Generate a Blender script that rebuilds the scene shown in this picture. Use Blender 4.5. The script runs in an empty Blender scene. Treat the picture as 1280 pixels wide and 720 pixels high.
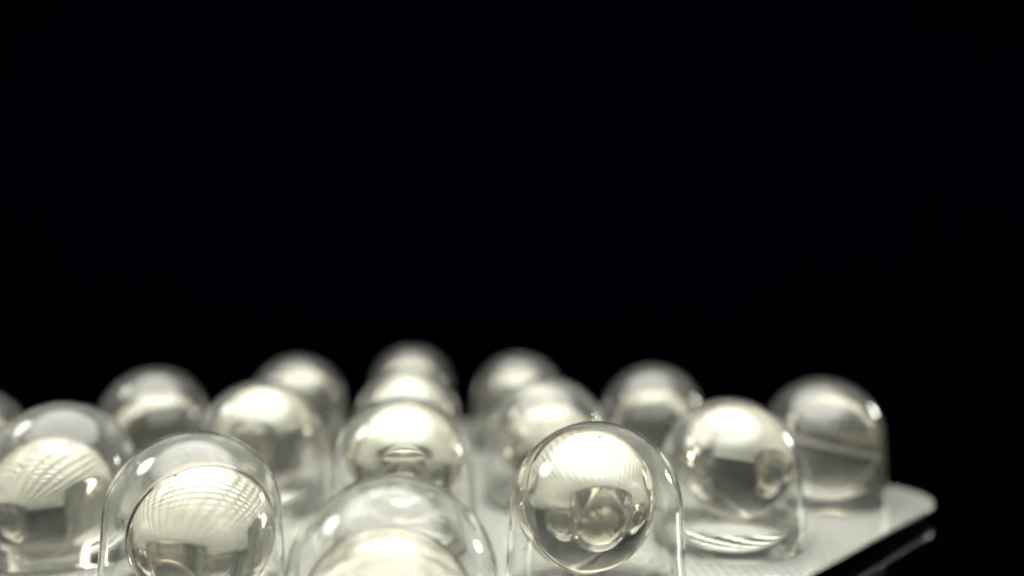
import bpy, bmesh, math, random
from mathutils import Vector, Matrix, noise

# ---------------------------------------------------------------- camera, world, lamps
S = bpy.context.scene
S.unit_settings.scale_length = 0.01          # 1 unit = 1 cm
COL = S.collection
CAM_Z = 2.07
cd = bpy.data.cameras.new('camera'); cam = bpy.data.objects.new('camera', cd); COL.objects.link(cam)
cam.location = (0, 0, CAM_Z)
cam.rotation_euler = (math.radians(90) - 0.03166, 0, 0)
cd.sensor_width = 36; cd.lens = 33.85
cd.clip_start = 0.05; cd.clip_end = 500
cd.dof.use_dof = True; cd.dof.focus_distance = 5.25; cd.dof.aperture_fstop = 0.185
cd.dof.aperture_blades = 0
S.camera = cam

W = bpy.data.worlds.new('World'); S.world = W; W.use_nodes = True
bg = W.node_tree.nodes['Background']
bg.inputs[0].default_value = (0.9, 0.95, 0.82, 1); bg.inputs[1].default_value = 0.075

def area(name, loc, target, sx, sy, power, color):
    l = bpy.data.lights.new(name, 'AREA'); l.shape = 'ELLIPSE' if sx > 10 else 'RECTANGLE'; l.size = sx; l.size_y = sy
    l.energy = power; l.color = color
    o = bpy.data.objects.new(name, l); COL.objects.link(o)
    o.location = loc
    o.rotation_euler = (Vector(target) - Vector(loc)).to_track_quat('-Z', 'Y').to_euler()
    if sx > 2:                              # diffuser cloth: brightest in its middle, dim at the rim
        l.use_nodes = True; t = l.node_tree; em = t.nodes['Emission']
        g = t.nodes.new('ShaderNodeNewGeometry'); d = t.nodes.new('ShaderNodeVectorMath'); d.operation = 'DISTANCE'
        d.inputs[1].default_value = (0.5, 0.5, 0)
        k = t.nodes.new('ShaderNodeMapRange'); k.interpolation_type = 'SMOOTHSTEP'
        k.inputs['From Min'].default_value = 0.5; k.inputs['From Max'].default_value = 0.25
        k.inputs['To Min'].default_value = 0.0; k.inputs['To Max'].default_value = 1.6
        t.links.new(g.outputs['Parametric'], d.inputs[0]); t.links.new(d.outputs['Value'], k.inputs['Value'])
        t.links.new(k.outputs['Result'], em.inputs['Strength'])
    return o
WARM = (1.0, 0.99, 0.905)
area('overhead_softbox', (-0.5, 5.8, 12.5), (0.0, 6.6, 0), 30, 26, 6100, WARM)
area('left_softbox', (-11.5, 8.5, 9.0), (-0.5, 7.5, 0), 6.0, 4.5, 500, WARM)
area('right_softbox', (14.0, 15.5, 3.6), (1.0, 7.5, 0.5), 1.4, 2.0, 330, WARM)

S.view_settings.view_transform = 'Standard'; S.view_settings.look = 'None'
S.view_settings.exposure = 0; S.view_settings.gamma = 1
S.render.engine = 'CYCLES'
c = S.cycles
c.max_bounces = 40; c.transmission_bounces = 40; c.glossy_bounces = 12; c.diffuse_bounces = 4
c.caustics_reflective = True; c.caustics_refractive = True; c.blur_glossy = 0.3
c.sample_clamp_indirect = 12; c.sample_clamp_direct = 0
c.use_denoising = True; c.denoiser = 'OPENIMAGEDENOISE'; c.use_adaptive_sampling = False

# ---------------------------------------------------------------- materials
def mat(name):
    m = bpy.data.materials.new(name); m.use_nodes = True
    return m, m.node_tree, m.node_tree.nodes['Principled BSDF']

def glass(name, color, rough, ior, bump=0.0, bscale=6.0, clear=1.0):
    m, t, p = mat(name)
    p.inputs['Base Color'].default_value = color
    p.inputs['Roughness'].default_value = rough
    p.inputs['IOR'].default_value = ior
    p.inputs['Transmission Weight'].default_value = clear
    if bump:
        tc = t.nodes.new('ShaderNodeTexCoord')
        n = t.nodes.new('ShaderNodeTexNoise'); n.inputs['Scale'].default_value = bscale; n.inputs['Detail'].default_value = 3
        b = t.nodes.new('ShaderNodeBump'); b.inputs['Strength'].default_value = bump; b.inputs['Distance'].default_value = 0.02
        t.links.new(tc.outputs['Object'], n.inputs['Vector'])
        t.links.new(n.outputs['Fac'], b.inputs['Height']); t.links.new(b.outputs['Normal'], p.inputs['Normal'])
    return m

M_pvc = glass('clear_pvc', (0.985, 0.99, 0.975, 1), 0.0, 1.46, 0.14, 3.5, 0.972)
# faint smudges and specks on the moulded domes
t = M_pvc.node_tree; tc = t.nodes.new('ShaderNodeTexCoord'); pb = t.nodes['Principled BSDF']
sm = t.nodes.new('ShaderNodeTexNoise'); sm.inputs['Scale'].default_value = 3.0; sm.inputs['Detail'].default_value = 7
mr = t.nodes.new('ShaderNodeMapRange'); mr.inputs['From Min'].default_value = 0.52; mr.inputs['From Max'].default_value = 0.72
mr.inputs['To Min'].default_value = 0.0; mr.inputs['To Max'].default_value = 0.12
t.links.new(tc.outputs['Object'], sm.inputs['Vector']); t.links.new(sm.outputs['Fac'], mr.inputs['Value']); t.links.new(mr.outputs['Result'], pb.inputs['Roughness'])
vo = t.nodes.new('ShaderNodeTexVoronoi'); vo.inputs['Scale'].default_value = 7
vr = t.nodes.new('ShaderNodeMapRange'); vr.inputs['From Min'].default_value = 0.05; vr.inputs['From Max'].default_value = 0.12
vr.inputs['To Min'].default_value = 1; vr.inputs['To Max'].default_value = 0
b_ = t.nodes.new('ShaderNodeBump'); b_.inputs['Strength'].default_value = 0.35; b_.inputs['Distance'].default_value = 0.008
t.links.new(tc.outputs['Object'], vo.inputs['Vector']); t.links.new(vo.outputs['Distance'], vr.inputs['Value']); t.links.new(vr.outputs['Result'], b_.inputs['Height'])
t.links.new(t.nodes['Bump'].outputs['Normal'], b_.inputs['Normal']); t.links.new(b_.outputs['Normal'], pb.inputs['Normal'])
M_film = glass('clear_pvc_sheet', (0.98, 0.985, 0.97, 1), 0.07, 1.46, 0.12, 3, 0.92)
M_gel = glass('gelatine_shell', (0.995, 0.985, 0.90, 1), 0.0, 1.47, 0.012, 4)
M_seam = glass('gelatine_seam', (0.97, 0.96, 0.88, 1), 0.25, 1.4, 0, 5, 0.5)
M_oil = glass('clear_oil', (1, 0.995, 0.975, 1), 0.0, 0.985)

# view-dependent amber rim put into the shell colour, imitating the orange fringe of refracted light
t = M_gel.node_tree; lw = t.nodes.new('ShaderNodeLayerWeight'); lw.inputs['Blend'].default_value = 0.5
cr = t.nodes.new('ShaderNodeValToRGB'); e = cr.color_ramp.elements
e[0].position = 0.6; e[0].color = (0.995, 0.985, 0.92, 1); e[1].position = 0.93; e[1].color = (0.85, 0.48, 0.16, 1)
t.links.new(lw.outputs['Facing'], cr.inputs['Fac']); t.links.new(cr.outputs['Color'], t.nodes['Principled BSDF'].inputs['Base Color'])

# foil: aluminium with a fine embossed diamond grid
m, t, p = mat('embossed_aluminium_foil'); M_foil = m
p.inputs['Base Color'].default_value = (0.80, 0.81, 0.77, 1)
p.inputs['Metallic'].default_value = 0.85; p.inputs['Roughness'].default_value = 0.38
tc = t.nodes.new('ShaderNodeTexCoord')
hs = []
for ang in (45, -45):
    mp = t.nodes.new('ShaderNodeMapping'); mp.inputs['Rotation'].default_value = (0, 0, math.radians(ang))
    w = t.nodes.new('ShaderNodeTexWave'); w.inputs['Scale'].default_value = 4.6; w.inputs['Distortion'].default_value = 0.5; w.inputs['Detail'].default_value = 1.5; w.inputs['Detail Scale'].default_value = 0.5
    t.links.new(tc.outputs['Object'], mp.inputs['Vector']); t.links.new(mp.outputs['Vector'], w.inputs['Vector'])
    hs.append(w)
mul = t.nodes.new('ShaderNodeMath'); mul.operation = 'ADD'
t.links.new(hs[0].outputs['Fac'], mul.inputs[0]); t.links.new(hs[1].outputs['Fac'], mul.inputs[1])
nz = t.nodes.new('ShaderNodeTexNoise'); nz.inputs['Scale'].default_value = 2.2; nz.inputs['Detail'].default_value = 4
t.links.new(tc.outputs['Object'], nz.inputs['Vector'])
b1 = t.nodes.new('ShaderNodeBump'); b1.inputs['Strength'].default_value = 0.85; b1.inputs['Distance'].default_value = 0.013
b2 = t.nodes.new('ShaderNodeBump'); b2.inputs['Strength'].default_value = 0.1; b2.inputs['Distance'].default_value = 0.08
t.links.new(mul.outputs[0], b1.inputs['Height']); t.links.new(nz.outputs['Fac'], b2.inputs['Height'])
t.links.new(b1.outputs['Normal'], b2.inputs['Normal']); t.links.new(b2.outputs['Normal'], p.inputs['Normal'])
rr = t.nodes.new('ShaderNodeMapRange'); rr.inputs['To Min'].default_value = 0.32; rr.inputs['To Max'].default_value = 0.48
t.links.new(nz.outputs['Fac'], rr.inputs['Value']); t.links.new(rr.outputs['Result'], p.inputs['Roughness'])

m, t, p = mat('black_acrylic'); M_table = m
p.inputs['Base Color'].default_value = (0.0003, 0.0003, 0.0005, 1); p.inputs['Roughness'].default_value = 0.06
p.inputs['IOR'].default_value = 1.22
n = t.nodes.new('ShaderNodeTexNoise'); n.inputs['Scale'].default_value = 1.5
r_ = t.nodes.new('ShaderNodeMapRange'); r_.inputs['To Min'].default_value = 0.0; r_.inputs['To Max'].default_value = 0.03
t.links.new(n.outputs['Fac'], r_.inputs['Value']); t.links.new(r_.outputs['Result'], p.inputs['Roughness'])
m, t, p = mat('black_velvet'); M_drop = m
p.inputs['Roughness'].default_value = 1; p.inputs['Specular IOR Level'].default_value = 0
n = t.nodes.new('ShaderNodeTexNoise'); n.inputs['Scale'].default_value = 0.4
cr = t.nodes.new('ShaderNodeValToRGB')
cr.color_ramp.elements[0].color = (0.0001, 0.0001, 0.003, 1); cr.color_ramp.elements[1].color = (0.0002, 0.0002, 0.005, 1)
t.links.new(n.outputs['Fac'], cr.inputs['Fac']); t.links.new(cr.outputs['Color'], p.inputs['Base Color'])

# ---------------------------------------------------------------- helpers
def link(name, me, parent=None, m=None):
    o = bpy.data.objects.new(name, me); COL.objects.link(o)
    if parent: o.parent = parent
    if m and not me.materials: me.materials.append(m)
    return o
def mesh(name, verts, faces, smooth=True):
    me = bpy.data.meshes.new(name); me.from_pydata(verts, [], faces)
    bm = bmesh.new(); bm.from_mesh(me)
    bmesh.ops.remove_doubles(bm, verts=bm.verts, dist=1e-5)
    bmesh.ops.recalc_face_normals(bm, faces=bm.faces)
    for f in bm.faces: f.smooth = smooth
    bm.to_mesh(me); bm.free()
    return me

# ---------------------------------------------------------------- setting
TABLE_Z = -0.10
def box(x0, x1, y0, y1, z0, z1):
    v = [(x, y, z) for x in (x0, x1) for y in (y0, y1) for z in (z0, z1)]
    return v, [(0, 1, 3, 2), (4, 6, 7, 5), (0, 4, 5, 1), (2, 3, 7, 6), (0, 2, 6, 4), (1, 5, 7, 3)]
tb = link('tabletop', mesh('tabletop', *box(-22, 22, -6, 27, TABLE_Z - 1.0, TABLE_Z), smooth=False), None, M_table)
tb['kind'] = 'structure'
# cloth backdrop with soft vertical folds
v, f = [], []
NX = 120
for i in range(NX + 1):
    x = -16 + 32 * i / NX
    y = 26 + 0.06 * math.sin(x * 1.7) + 0.04 * math.sin(x * 3.9 + 1)
    v += [(x, y, -3), (x, y, 13.5)]
    v += [(x, y + 0.15, -3), (x, y + 0.15, 13.5)]
for i in range(NX):
    a = 4 * i; b = a + 4
    f += [(a, b, b + 1, a + 1), (a + 2, a + 3, b + 3, b + 2), (a + 1, b + 1, b + 3, a + 3), (a, a + 2, b + 2, b)]
f += [(0, 1, 3, 2), (4 * NX, 4 * NX + 2, 4 * NX + 3, 4 * NX + 1)]
bd = link('backdrop', mesh('backdrop', v, f), None, M_drop); bd['kind'] = 'structure'

# ---------------------------------------------------------------- blister pack
SU, SV = 1.652, 1.705
pack = bpy.data.objects.new('blister_pack', None); COL.objects.link(pack)
pack.location = (-0.565, 4.448, 0); pack.rotation_euler = (0, 0, 0.8609)
pack['label'] = 'clear domed blister pack with silver foil back on black surface'
pack['category'] = 'blister pack'

CR = 0.56                                    # corner radius
XU0, XU1 = -0.80, 3 * SU + 0.79
YV0, YV1 = -0.82, 3 * SV + 0.80
def wav(x, y):
    return 0.03 * noise.noise(Vector((x * 0.5, y * 0.5, 3.1)))
def boundary(cx, cy, u, v):
    """cell border point along square-parameter direction, clipped to the rounded outline"""
    k = 1 / max(abs(u), abs(v)); u *= k; v *= k
    x0 = XU0 if cx < 0.1 else cx - SU / 2; x1 = XU1 if cx > 2.9 * SU else cx + SU / 2
    y0 = YV0 if cy < 0.1 else cy - SV / 2; y1 = YV1 if cy > 2.9 * SV else cy + SV / 2
    x = cx + (x1 - cx) * u if u > 0 else cx + (cx - x0) * u
    y = cy + (y1 - cy) * v if v > 0 else cy + (cy - y0) * v
    # rounded corners
    for (qx, qy, sx, sy) in ((XU0 + CR, YV0 + CR, -1, -1), (XU1 - CR, YV0 + CR, 1, -1), (XU0 + CR, YV1 - CR, -1, 1), (XU1 - CR, YV1 - CR, 1, 1)):
        dx, dy = (x - qx) * sx, (y - qy) * sy
        if dx > 0 and dy > 0:
            h = math.hypot(dx, dy)
            if h > CR: x = qx + sx * dx / h * CR; y = qy + sy * dy / h * CR
    return x, y
NA = 64
def sheet(name, r0, z_lo, z_hi, bulge):
    verts, faces = [], []
    NR = 9
    for zi, zz in enumerate((z_lo, z_hi)):
        for iu in range(4):
            for iv in range(4):
                cx, cy = iu * SU, iv * SV; base = len(verts)
                radii = [0.0, 0.12, 0.24, 0.36, 0.48] if r0 == 0 else []
                rows = 0
                ri = r0 or 0.6
                for k in range(NR + len(radii)):
                    for a in range(NA):
                        th = 2 * math.pi * a / NA; ca, sa = math.cos(th), math.sin(th)
                        if k < len(radii): x, y = cx + radii[k] * ca, cy + radii[k] * sa
                        else:
                            q = (k - len(radii)) / (NR - 1)
                            bx_, by_ = boundary(cx, cy, ca, sa)
                            x = (cx + ri * ca) * (1 - q) + bx_ * q; y = (cy + ri * sa) * (1 - q) + by_ * q
                        if y < -0.55: y += 0.14 * max(0, 1 - x / (3 * SU)) * (-0.55 - y) / 0.27   # cut slightly out of square
                        z = zz + wav(x, y)
                        if bulge:
                            r = math.hypot(x - cx, y - cy)
                            if r < 0.5: z -= bulge * (1 - (r / 0.5) ** 2) ** 1.5
                        verts.append((x, y, z))
                    rows += 1
                for k in range(rows - 1):
                    for a in range(NA):
                        b = (a + 1) % NA
                        q = (base + k * NA + a, base + k * NA + b, base + (k + 1) * NA + b, base + (k + 1) * NA + a)
                        faces.append(q if k or r0 else q)
    # side walls: build from boundary edges after merging
    bm = bmesh.new()
    vs = [bm.verts.new(p) for p in verts]
    for q in faces:
        try: bm.faces.new([vs[i] for i in q])
        except ValueError: pass
    bmesh.ops.remove_doubles(bm, verts=bm.verts, dist=2e-4)
    bmesh.ops.dissolve_degenerate(bm, dist=1e-5, edges=bm.edges)
    # bridge upper and lower rims by matching xy
    be = [e for e in bm.edges if e.is_boundary]
    key = {}
    for e in be:
        for w in e.verts: key.setdefault((round(w.co.x, 3), round(w.co.y, 3)), set()).add(w)
    for e in be:
        a, b = e.verts
        ka, kb = (round(a.co.x, 3), round(a.co.y, 3)), (round(b.co.x, 3), round(b.co.y, 3))
        a2 = max(key[ka], key=lambda w: w.co.z); b2 = max(key[kb], key=lambda w: w.co.z)
        if a is a2 or b is b2: continue
        try: bm.faces.new((a, b, b2, a2))
        except ValueError: pass
    bmesh.ops.recalc_face_normals(bm, faces=bm.faces)
    for f_ in bm.faces: f_.smooth = True
    for e in bm.edges:
        if len(e.link_faces) == 2 and e.calc_face_angle(0) > 0.7: e.smooth = False
    me = bpy.data.meshes.new(name); bm.to_mesh(me); bm.free()
    return me
link('lidding_foil', sheet('lidding_foil', 0, 0.0, 0.006, 0.085), pack, M_foil)
link('film_sheet', sheet('film_sheet', 0.5325, 0.008, 0.020, 0), pack, M_film)

def pocket_mesh(seed, H):
    """thin walled dome with straight draft sides"""
    R, th = 0.5, 0.0125
    zc = H - R
    rb = 0.53                                # wall radius at the base
    outer = [(rb + 0.001, 0.012), (rb + 0.001, 0.034), (rb - 0.001, 0.06), (rb - 0.0016, 0.10)]
    for k in range(1, 5):
        q = k / 5; outer.append((rb + (R - rb) * q, 0.10 + (zc - 0.10) * q))
    ND = 26
    for k in range(ND + 1):
        a = math.pi / 2 * k / ND; outer.append((R * math.cos(a), zc + R * math.sin(a)))
    inner = []
    for k in range(ND + 1):
        a = math.pi / 2 * (1 - k / ND); inner.append(((R - th) * math.cos(a), zc + (R - th * 0.8) * math.sin(a)))
    for k in range(4, 0, -1):
        q = k / 5; inner.append((rb - th + (R - rb) * q, 0.10 + (zc - 0.10) * q))
    inner.append((rb - th, 0.012))
    prof = outer + inner
    N = 96; v = []; f = []
    for (r, z) in prof:
        for a in range(N):
            t_ = 2 * math.pi * a / N
            x, y = r * math.cos(t_), r * math.sin(t_)
            n_ = noise.noise(Vector((x * 1.6 + seed * 7.3, y * 1.6, z * 1.6)))
            s = 1 + 0.010 * n_ * min(1, z / 0.3)
            v.append((x * s, y * s, z * (1 + 0.006 * n_)))
    L = len(prof)
    for k in range(L):
        k2 = (k + 1) % L
        for a in range(N):
            b = (a + 1) % N
            f.append((k * N + a, k * N + b, k2 * N + b, k2 * N + a))
    me = mesh('pocket', v, f)
    return me

H0 = 1.057
rnd = random.Random(5)
hadd = {(1, 0): 0.06, (0, 0): -0.01, (1, 1): 0.02}
for k_ in range(3): hadd[(3, k_)] = -0.03; hadd[(k_, 3)] = -0.04
hadd[(3, 3)] = -0.055; hadd[(2, 2)] = -0.03; hadd[(3, 0)] = -0.01
nudge = {(1, 0): (-0.03, -0.16)}   # pockets sit slightly off the lattice: world x, y
rotm = Matrix.Rotation(-0.8609, 3, 'Z')
for iu in range(4):
    for iv in range(4):
        H = H0 + hadd.get((iu, iv), 0)
        o = link('pocket', pocket_mesh(iu * 4 + iv + 1, H), pack, M_pvc)
        o.rotation_euler = (math.radians(rnd.uniform(-0.7, 0.7)), math.radians(rnd.uniform(-0.7, 0.7)), 0)
        o.location = Vector((iu * SU, iv * SV, wav(iu * SU, iv * SV))) + rotm @ Vector((*nudge.get((iu, iv), (0, 0)), 0))

# ---------------------------------------------------------------- softgel capsules
RB = 0.41
def ball(name, R, seam):
    v, f = [], []
    NL, NS = 96, 128
    v.append((0, 0, -R))
    for i in range(1, NL):
        la = -math.pi / 2 + math.pi * i / NL
        r = R * (1 + seam * math.exp(-(la / 0.035) ** 2))
        for a in range(NS):
            t_ = 2 * math.pi * a / NS
            v.append((r * math.cos(la) * math.cos(t_), r * math.cos(la) * math.sin(t_), r * math.sin(la)))
    v.append((0, 0, R)); top = len(v) - 1
    for a in range(NS):
        b = (a + 1) % NS
        f.append((0, 1 + b, 1 + a)); f.append((top, top - NS + a, top - NS + b))
    for i in range(NL - 2):
        for a in range(NS):
            b = (a + 1) % NS; q = 1 + i * NS
            f.append((q + a, q + b, q + NS + b, q + NS + a))
    return mesh(name, v, f)
ME_shell = ball('shell', RB, 0.018); ME_shell.materials.append(M_gel)
ME_fill = ball('oil_fill', RB * 0.93, 0.0); ME_fill.materials.append(M_oil)

# (u, v): world dx, world dy, dz against the dome centre, seam tilt (x, y), label
CAPS = {
 (0, 0): (-0.01, -0.04, -0.145, (80, 10), 'clear softgel in the nearest, largest dome at bottom centre, cut by the photo edge'),
 (1, 0): (-0.085, -0.135, 0.045, (70, 50), 'sharpest clear softgel ball showing small curved reflections, right of the nearest dome'),
 (2, 0): (0.04, -0.02, 0.04, (60, 20), 'clear softgel ball with dark square reflection, second from the right end of the front row'),
 (3, 0): (0.05, -0.02, -0.06, (8, 9), 'clear softgel crossed by a pale seam band, in the rightmost dome beside the sheet corner'),
 (0, 1): (0.065, -0.03, -0.085, (100, 30), 'large clear softgel with rippled reflections, directly left of the nearest dome'),
 (1, 1): (0.02, 0.0, 0.04, (75, -30), 'clear softgel ball directly behind the nearest dome, foremost of the centre line'),
 (2, 1): (0.03, 0.0, -0.12, (40, 40), 'blurred clear softgel partly hidden directly behind the sharpest ball'),
 (3, 1): (0.02, 0.0, -0.15, (30, 60), 'blurred clear softgel in the gap between the sharpest ball and the dark square ball'),
 (0, 2): (-0.05, -0.03, -0.15, (110, 20), 'clear softgel low in its dome at the left edge, striped on its upper half'),
 (1, 2): (0.03, 0.0, 0.04, (85, 50), 'blurred clear softgel with dark lower patch, just right of and behind the large rippled ball'),
 (2, 2): (0.0, 0.0, -0.02, (50, 10), 'blurred clear softgel, middle one of the three lined up behind the nearest dome'),
 (3, 2): (0.0, 0.0, -0.11, (20, 70), 'blurred clear softgel in the back row, first dome right of the farthest one'),
 (0, 3): (0.0, 0.0, -0.10, (95, 40), 'clear softgel in the dome cut off by the left photo edge'),
 (1, 3): (0.04, 0.0, -0.12, (65, 5), 'blurred clear softgel alone in the gap above the two large left balls'),
 (2, 3): (0.05, 0.0, -0.07, (35, 35), 'blurred clear softgel in the dome just left of the farthest one'),
 (3, 3): (0.0, 0.0, -0.08, (55, 80), 'most distant blurred clear softgel, at the highest point of the pack'),
}
for (iu, iv), (dx, dy, dz, (tx, ty), lab) in CAPS.items():
    p0 = Vector((iu * SU, iv * SV, 0)); p0.rotate(Matrix.Rotation(0.8609, 3, 'Z')); p0 += pack.location
    zc = H0 + hadd.get((iu, iv), 0) - 0.5
    r = bpy.data.objects.new('softgel_capsule', None); COL.objects.link(r)
    r.location = (p0.x + dx, p0.y + dy, zc + dz)
    r.rotation_euler = (math.radians(tx), math.radians(ty), math.radians(17 * iu + 31 * iv))
    r['label'] = lab; r['category'] = 'capsule'; r['group'] = 'clear softgel capsules in the blister pack'
    link('shell', ME_shell, r); link('oil_fill', ME_fill, r)
    if (iu, iv) == (3, 0):
        NS, NT = 96, 10; v, f = [], []
        for a in range(NS):
            for k in range(NT):
                A = 2 * math.pi * a / NS; B = 2 * math.pi * k / NT
                q = RB * 1.006 + 0.009 * math.cos(B)
                v.append((q * math.cos(A), q * math.sin(A), 0.013 * math.sin(B)))
                f.append((a * NT + k, (a + 1) % NS * NT + k, (a + 1) % NS * NT + (k + 1) % NT, a * NT + (k + 1) % NT))
        link('seam', mesh('seam', v, f), r, M_seam)
